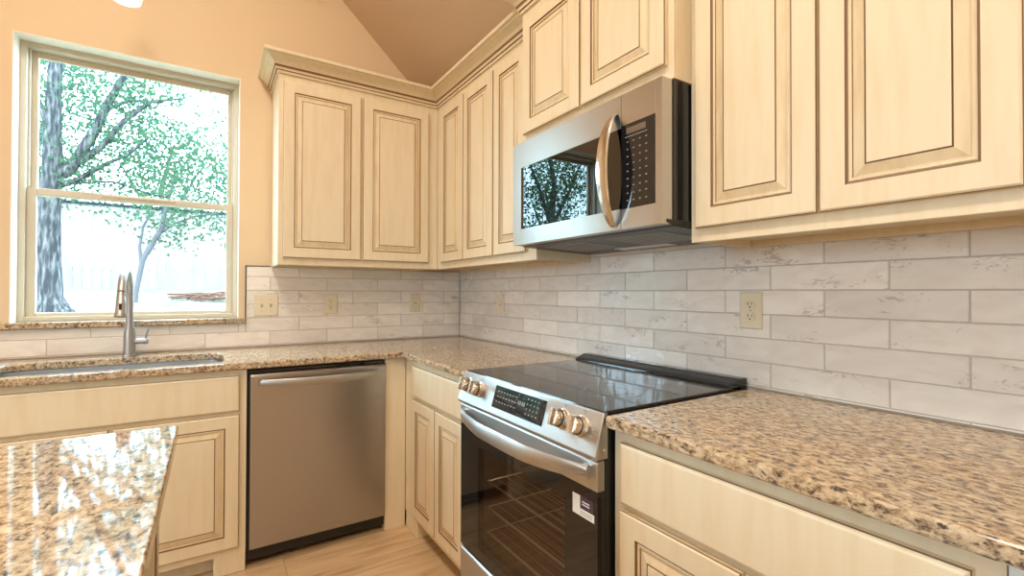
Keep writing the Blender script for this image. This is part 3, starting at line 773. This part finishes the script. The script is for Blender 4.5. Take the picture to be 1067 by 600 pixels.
b = new(); q = hp + hd*.062; box(b, FW, q.x-.004, q.x+.006, q.y-.0205, q.y-.012, q.z-.016, q.z+.016); obj('spray_button', b, 'black_plastic', hd_, bevel=.002)
b = new(); lathe(b, (fx+.016, fy, .982), (1, 0, .0), [(.013, 0), (.013, .036), (.0145, .038), (.0145, .052), (.012, .055)], 20)
tube(b, [(fx+.060, fy, .984), (fx+.064, fy-.004, 1.012), (fx+.072, fy-.006, 1.040)], [.0052, .0045, .0040], 10)
obj('lever', b, 'nickel', t, smooth=True)

# ------------------------------------------------------------------ wall plates
def plate(f, u, z, w, h, kind, label, cat, d0=.0085):
    t = thing('outlet' if cat == 'outlet' else 'light_switch', f(u, d0, z-h/2), label, cat)
    pr_ = [(0, 0, 0), (0, .003, 0), (.0035, .006, 0)]
    b = rings_panel(new(), f, u-w/2, u+w/2, z-h/2, z+h/2, d0, pr_); obj('cover_plate', b, 'ivory_plastic', t)
    d = d0+.006; ax = f(0, 1, 0)-f(0, 0, 0)
    if kind == 'duplex':
        for s in (-1, 1):
            zc = z+s*.0195; b = new(); lathe(b, f(u, d-.001, zc), ax, [(.0165, 0), (.0165, .003), (.0155, .0036)], 24)
            rc = obj('receptacle', b, 'ivory_plastic', t); e = d+.0026
            b = new(); box(b, f, u-.0075, u-.0053, e, e+.0003, zc-.002, zc+.008); box(b, f, u+.0053, u+.0075, e, e+.0003, zc-.001, zc+.007)
            lathe(b, f(u, e, zc-.008), ax, [(.0026, 0), (.0026, .0003)], 12); obj('slots', b, 'black_plastic', rc)
        b = new(); lathe(b, f(u, d-.001, z), ax, [(.0028, 0), (.0026, .0018)], 12); obj('screw', b, 'ivory_shade', t)
    elif kind == 'rocker':
        b = rings_panel(new(), f, u-.0168, u+.0168, z-.033, z+.033, d-.001, [(0, 0, 0), (0, .003, 0), (.001, .0032, 0)]); rk = obj('rocker', b, ['ivory_plastic'], t)
        b = new(); box(b, f, u-.0178, u+.0178, d-.0008, d+.0006, z-.0342, z+.0342); obj('rocker_gap', b, 'ivory_shade', t)
        b = new(); box(b, f, u-.010, u+.010, d+.0018, d+.0026, z-.004, z+.004); obj('rocker_groove', b, 'ivory_shade', rk)
    elif kind == 'toggle2':
        for s in (-1, 1):
            uc = u+s*.023; b = new(); box(b, f, uc-.005, uc+.005, d-.001, d+.0005, z-.012, z+.012); sl_ = obj('toggle_slot', b, 'ivory_shade', t)
            b = new(); prism(b, f, [(d, z-.004), (d, z+.007), (d+.012, z+.012), (d+.012, z+.006)], uc-.0035, uc+.0035); obj('toggle', b, 'ivory_plastic', sl_)
            for q in (-1, 1):
                b = new(); lathe(b, f(uc, d-.001, z+q*.03), ax, [(.0025, 0), (.0022, .0018)], 10); obj('screw', b, 'ivory_shade', t)
    return t
plate(FB, -1.223, 1.146, .120, .120, 'toggle2', 'wide ivory double switch plate nearest the window', 'light switch')
plate(FB, -.876, 1.149, .076, .118, 'duplex', 'ivory duplex outlet between the double switch and the corner plate', 'outlet')
plate(FB, -.340, 1.150, .074, .118, 'rocker', 'ivory rocker plate on the window wall close to the corner', 'light switch')
plate(FR, .566, 1.147, .074, .118, 'rocker', 'ivory rocker plate on the range wall close to the corner', 'light switch')
plate(FR, 2.130, 1.165, .074, .120, 'duplex', 'ivory duplex outlet on the tile right of the range', 'outlet')

# ------------------------------------------------------------------ island
t = thing('kitchen_island', (-2.15, -2.6, 0), 'cream kitchen island cabinet under the granite slab', 'island')
b = new(); box(b, FW, -2.70, -1.593, -3.56, -1.690, .09, .883); obj('body', b, 'cream_paint', t, bevel=.003)
b = new(); box(b, FW, -2.66, -1.64, -3.52, -1.74, 0, .09); obj('toe_kick', b, 'cream_paint', t)
FI = lambda u, d, z: Vector((-1.593+d, -u, z))
door(FI, 1.76, 2.30, .14, .84, 0, t); door(FI, 2.34, 2.90, .14, .84, 0, t); door(FI, 2.94, 3.50, .14, .84, 0, t)

# ------------------------------------------------------------------ lamps
def added_ceiling_lamp(x, y, z, r, W, label):  # unseen lights added overhead to give the room soft warm light
    t = thing('added_ceiling_light', (x, y, z), label, 'ceiling light', 'added round ceiling lights')
    b = new(); lathe(b, (x, y, z), (0, 0, -1), [(r+.015, 0), (r+.015, .03), (r, .035)], 40); obj('housing', b, 'lamp_white', t)
    b = new(); lathe(b, (x, y, z-.0351), (0, 0, -1), [(r-.005, 0), (r-.02, .012), (r*.5, .02), (.01, .022)], 40); obj('diffuser', b, 'lamp_lens', t, smooth=True)
    l = bpy.data.lights.new('lamp_glow', 'AREA'); l.shape = 'DISK'; l.size = 2*r; l.energy = W; l.color = LAMP_COL
    o = bpy.data.objects.new('lamp_glow', l); COL.objects.link(o); o.location = (0, 0, -.075); o.parent = t
    return t
for i, (x, y, k) in enumerate(((-2.05, -1.5, 1.15), (-1.95, -3.0, 1.35), (-3.5, -2.2, .4), (-1.9, -4.7, 1.3), (-3.5, -4.4, .5))):
    added_ceiling_lamp(x, y, 3.775, .24, LAMP_W*k, 'unseen round ceiling light added for soft warm room light')
# pendant over the sink: only its glass rim shows at the top edge
px_, py_, pz_ = -1.805, -.40, 2.475
t = thing('pendant_lamp', (px_, py_, pz_), 'small glass pendant lamp hanging before the window wall above the sink', 'pendant lamp')
b = new(); lathe(b, (px_, py_, pz_), (0, 0, 1), [(.050, 0), (.054, .004), (.060, .03), (.056, .10), (.036, .15), (.022, .165), (.020, .163), (.033, .148), (.052, .10), (.056, .03), (.050, .006)], 32, caps=False)
obj('shade', b, 'lit_shade', t, smooth=True)
b = new(); lathe(b, (px_, py_, pz_+.03), (0, 0, 1), [(.004, 0), (.022, .012), (.028, .035), (.018, .065), (.013, .09)], 20); obj('bulb', b, 'shade_glass', t, smooth=True)
b = new(); lathe(b, (px_, py_, pz_+.118), (0, 0, 1), [(.018, 0), (.022, .045), (.008, .055)], 16); tube(b, [(px_, py_, pz_+.165), (px_, py_, 3.76)], .004, 8); lathe(b, (px_, py_, 3.774), (0, 0, -1), [(.05, 0), (.045, .018)], 24)
obj('stem', b, 'nickel', t)
b = new(); tube(b, [(-.962, -.002, 2.985), (-.962, -.02, 2.985), (-.962, -.03, 2.975), (-.962, -.028, 2.965)], .004, 8)
tag(obj('wall_hook', b, 'oven_interior', None), 'tiny dark hook high on the wall above the left cabinet', 'hook')

# ================================================================== OUTSIDE THE WINDOW
def gz(y): return .60 + .075*(y-.2) if y > .2 else .6
b = new()
ys = [.17, 2, 4, 6, 8, 10, 16]; xs = [-17, -13, -9, -6, -4, -3, -2, -1, 0, 2, 5]
G = [[b.verts.new((x, y, gz(y) + .03*math.sin(x*1.7+y))) for x in xs] for y in ys]
for i in range(len(ys)-1):
    for j in range(len(xs)-1): b.faces.new((G[i][j], G[i][j+1], G[i+1][j+1], G[i+1][j]))
r = bmesh.ops.extrude_face_region(b, geom=b.faces[:])
for v in [g for g in r['geom'] if isinstance(g, bmesh.types.BMVert)]: v.co.z -= .25
gr = struct('ground', b, 'lawn_grass'); gr['label'] = 'sunlit back lawn'
# fence of upright boards
t = thing('fence', (-2.4, 9, gz(9)), 'sun-bleached wooden privacy fence across the back yard', 'fence')
b = new(); x = -16
random.seed(5)
while x < 5:
    box(b, FW, x, x+.138, 9.0, 9.02, gz(9)-.05, 2.90+random.uniform(-.01, .01)); x += .143
obj('fence_boards', b, 'fence_wood', t)
b = new()
for z in (1.6, 2.6): box(b, FW, -16, 5, 9.02, 9.06, z, z+.09)
for i in range(9): box(b, FW, -15.9+i*2.3, -15.81+i*2.3, 9.02, 9.11, gz(9)-.05, 2.9)
obj('fence_rails', b, 'fence_wood', t)
b = new(); box(b, FW, -16, 5, 8.97, 9.08, 2.90, 2.95); obj('fence_cap', b, 'roof_dark', t)

def leaves(b, pts, n, size, spread):
    for _ in range(n):
        p = Vector(random.choice(pts)); p = p + Vector((random.gauss(0, spread), random.gauss(0, spread), random.gauss(0, spread*.8)))
        a = Vector((random.gauss(0, 1), random.gauss(0, 1), random.gauss(0, 1))).normalized(); c = a.orthogonal().normalized()
        q = Matrix.Rotation(random.uniform(0, 6.28), 3, a); c = q @ c; d = a.cross(c); s = size*random.uniform(.6, 1.3)
        vs = [b.verts.new(p + c*s*x + d*s*y) for x, y in ((-.5, 0), (-.1, -.28), (.5, 0), (-.1, .28))]
        b.faces.new(vs)
# big tree on the left
random.seed(11)
t = thing('tree', (-2.93, 4, gz(4)), 'thick forked shade tree at the left of the window view', 'tree')
b = new()
tube(b, [(-2.90, 4, .78), (-2.92, 4, .98), (-2.95, 4, 1.15), (-2.97, 4, 1.6), (-2.97, 4, 2.1), (-2.95, 4, 2.5), (-2.95, 4, 3.2), (-2.93, 4.05, 4.3)], [.19, .15, .105, .098, .092, .088, .07, .045], 14)
lathe(b, (-2.83, 3.96, .93), (0, 0, 1), [(.05, -.1), (.10, 0), (.09, .08), (.03, .13)], 12)
lim = [([(-2.95, 4, 2.45), (-2.79, 4, 2.60), (-2.60, 4, 3.05), (-2.50, 4, 3.35), (-2.36, 4, 3.70), (-2.2, 4.1, 4.2)], [.06, .055, .05, .042, .032, .02]),
       ([(-2.72, 4, 2.66), (-2.55, 4, 2.86), (-2.35, 4, 3.20), (-2.10, 4, 3.48), (-1.80, 4.05, 3.60)], [.036, .033, .028, .022, .012]),
       ([(-2.93, 4, 2.35), (-2.75, 4, 2.46), (-2.50, 4, 2.68), (-2.30, 4, 2.82), (-2.12, 4, 3.05)], [.03, .028, .022, .018, .010]),
       ([(-2.50, 4, 3.30), (-2.3, 4, 3.45), (-2.1, 4.1, 3.52)], [.022, .018, .010]),
       ([(-2.95, 4, 3.0), (-3.1, 4, 3.3), (-3.3, 4.1, 3.8)], [.05, .04, .03]),
       ([(-2.78, 4, 2.42), (-2.45, 4, 2.48), (-2.1, 4, 2.38), (-1.9, 4, 2.36)], [.014, .012, .009, .006])]
for p_, r_ in lim: tube(b, p_, r_, 10)
obj('trunk', b, 'bark', t, smooth=True)
b = new(); cl = []
for p_, r_ in lim:
    for q in p_[1:]: cl.append(q)
cl += [(-3.1+random.random()*1.9, 3.9+random.random()*.8, 2.5+random.random()*1.7) for _ in range(24)]
leaves(b, cl, 6500, .055, .22); obj('foliage', b, 'leaf_green', t)
# small leaning tree
t = thing('tree', (-2.42, 6, gz(6)), 'slender leaning young tree before the fence', 'tree')
b = new(); tube(b, [(-2.45, 6, 1.0), (-2.43, 6, 1.25), (-2.36, 6, 1.70), (-2.25, 6, 1.95), (-2.14, 6, 2.17), (-2.09, 6, 2.5), (-2.0, 6, 2.9), (-1.95, 6, 3.3)], [.035, .032, .036, .042, .036, .028, .02, .01], 10)
for p_, r_ in (([(-2.38, 6, 1.68), (-2.40, 6, 1.9), (-2.36, 6, 2.2), (-2.26, 6, 2.45)], [.022, .02, .016, .01]), ([(-2.2, 6, 2.08), (-1.95, 6, 2.3), (-1.7, 6, 2.42), (-1.4, 6, 2.5)], [.022, .018, .013, .008]),
               ([(-2.12, 6, 2.2), (-1.9, 6, 2.6), (-1.6, 6, 3.0)], [.02, .015, .01])): tube(b, p_, r_, 8)
obj('trunk', b, 'bark_pale', t, smooth=True)
b = new(); cl = [(-2.2, 6, 2.5), (-2.3, 6, 2.4), (-2.0, 6, 2.2), (-1.9, 6, 2.15), (-1.7, 6, 2.45), (-1.5, 6, 2.5), (-1.4, 6, 2.4), (-1.8, 6, 2.6)] + [(-2.6+random.random()*1.7, 6+random.random()*.4, 2.75+random.random()*.9) for _ in range(22)]
leaves(b, cl, 3200, .07, .2); obj('foliage', b, 'leaf_green', t)
# crowns above the fence
for (x0, x1, y, z0, z1, n, label, mm) in (
        (-5.6, -3.9, 11.2, 2.9, 6.6, 1300, 'leafy background tree above the left part of the fence', 'leaf_green'),
        (-3.9, -1.6, 14.2, 3.0, 8.0, 1700, 'pale leafy background tree above the middle of the fence', 'leaf_pale'),
        (-1.3, .8, 10.9, 2.8, 6.2, 1300, 'leafy background tree above the right part of the fence', 'leaf_green'),
        (-8.4, -6.2, 7.2, 1.8, 6.4, 1900, 'bushy yard tree seen reflected in the microwave door', 'leaf_pale'),
        (-13.0, -9.6, 12.6, 1.8, 7.2, 1900, 'distant yard tree far to the left of the window view', 'leaf_pale')):
    xm = (x0+x1)/2; t = thing('tree', (xm, y, gz(y)), label, 'tree')
    b = new(); tube(b, [(xm, y, gz(y)-.1), (xm+.1, y, 3), (xm, y, 4.2), (xm+.3, y, 5.6)], [.13, .1, .07, .03], 10)
    for s in (-1, 1): tube(b, [(xm+.08, y, 3.0), (xm+s*.5, y, 4.0), (xm+s*1.0, y, 5.0)], [.06, .045, .02], 8)
    obj('trunk', b, 'bark', t, smooth=True)
    b = new(); cl = [(random.uniform(x0, x1), y+random.uniform(-.6, .6), random.uniform(z0, z1)) for _ in range(46)]
    leaves(b, cl, int(n*3.0), .11, .34); obj('foliage', b, mm, t)
# shrub at the right edge of the view
t = thing('shrub', (-.75, 7.4, gz(7.4)), 'pale leafy shrub at the right edge of the window view', 'shrub')
b = new(); 
for k in range(5): tube(b, [(-.75, 7.4, gz(7.4)-.03), (-.85+.12*k, 7.4, 1.6), (-.95+.18*k, 7.4, 2.1)], [.02, .014, .006], 6)
obj('stem', b, 'bark_pale', t)
b = new(); cl = [(-.75+random.gauss(0, .22), 7.4+random.uniform(-.2, .2), random.uniform(1.3, 2.5)) for _ in range(22)]
leaves(b, cl, 700, .09, .11); obj('foliage', b, 'leaf_pale', t)
# heap of cut branches
b = new(); random.seed(21)
for k in range(46):
    x = random.uniform(-1.95, -1.1); y = 6.4+random.uniform(-.3, .3); z = gz(y)+.02+random.random()*.10
    a = random.uniform(-.5, .5); ln = random.uniform(.15, .4)
    tube(b, [(x-ln/2, y-a*ln/2, z), (x, y, z+random.uniform(0, .03)), (x+ln/2, y+a*ln/2, z+random.uniform(-.02, .05))], [.014, .012, .006], 5)
tag(obj('brush_pile', b, 'brush_wood', None), 'low heap of reddish cut branches on the lawn before the fence', 'brush pile', None, 'stuff')
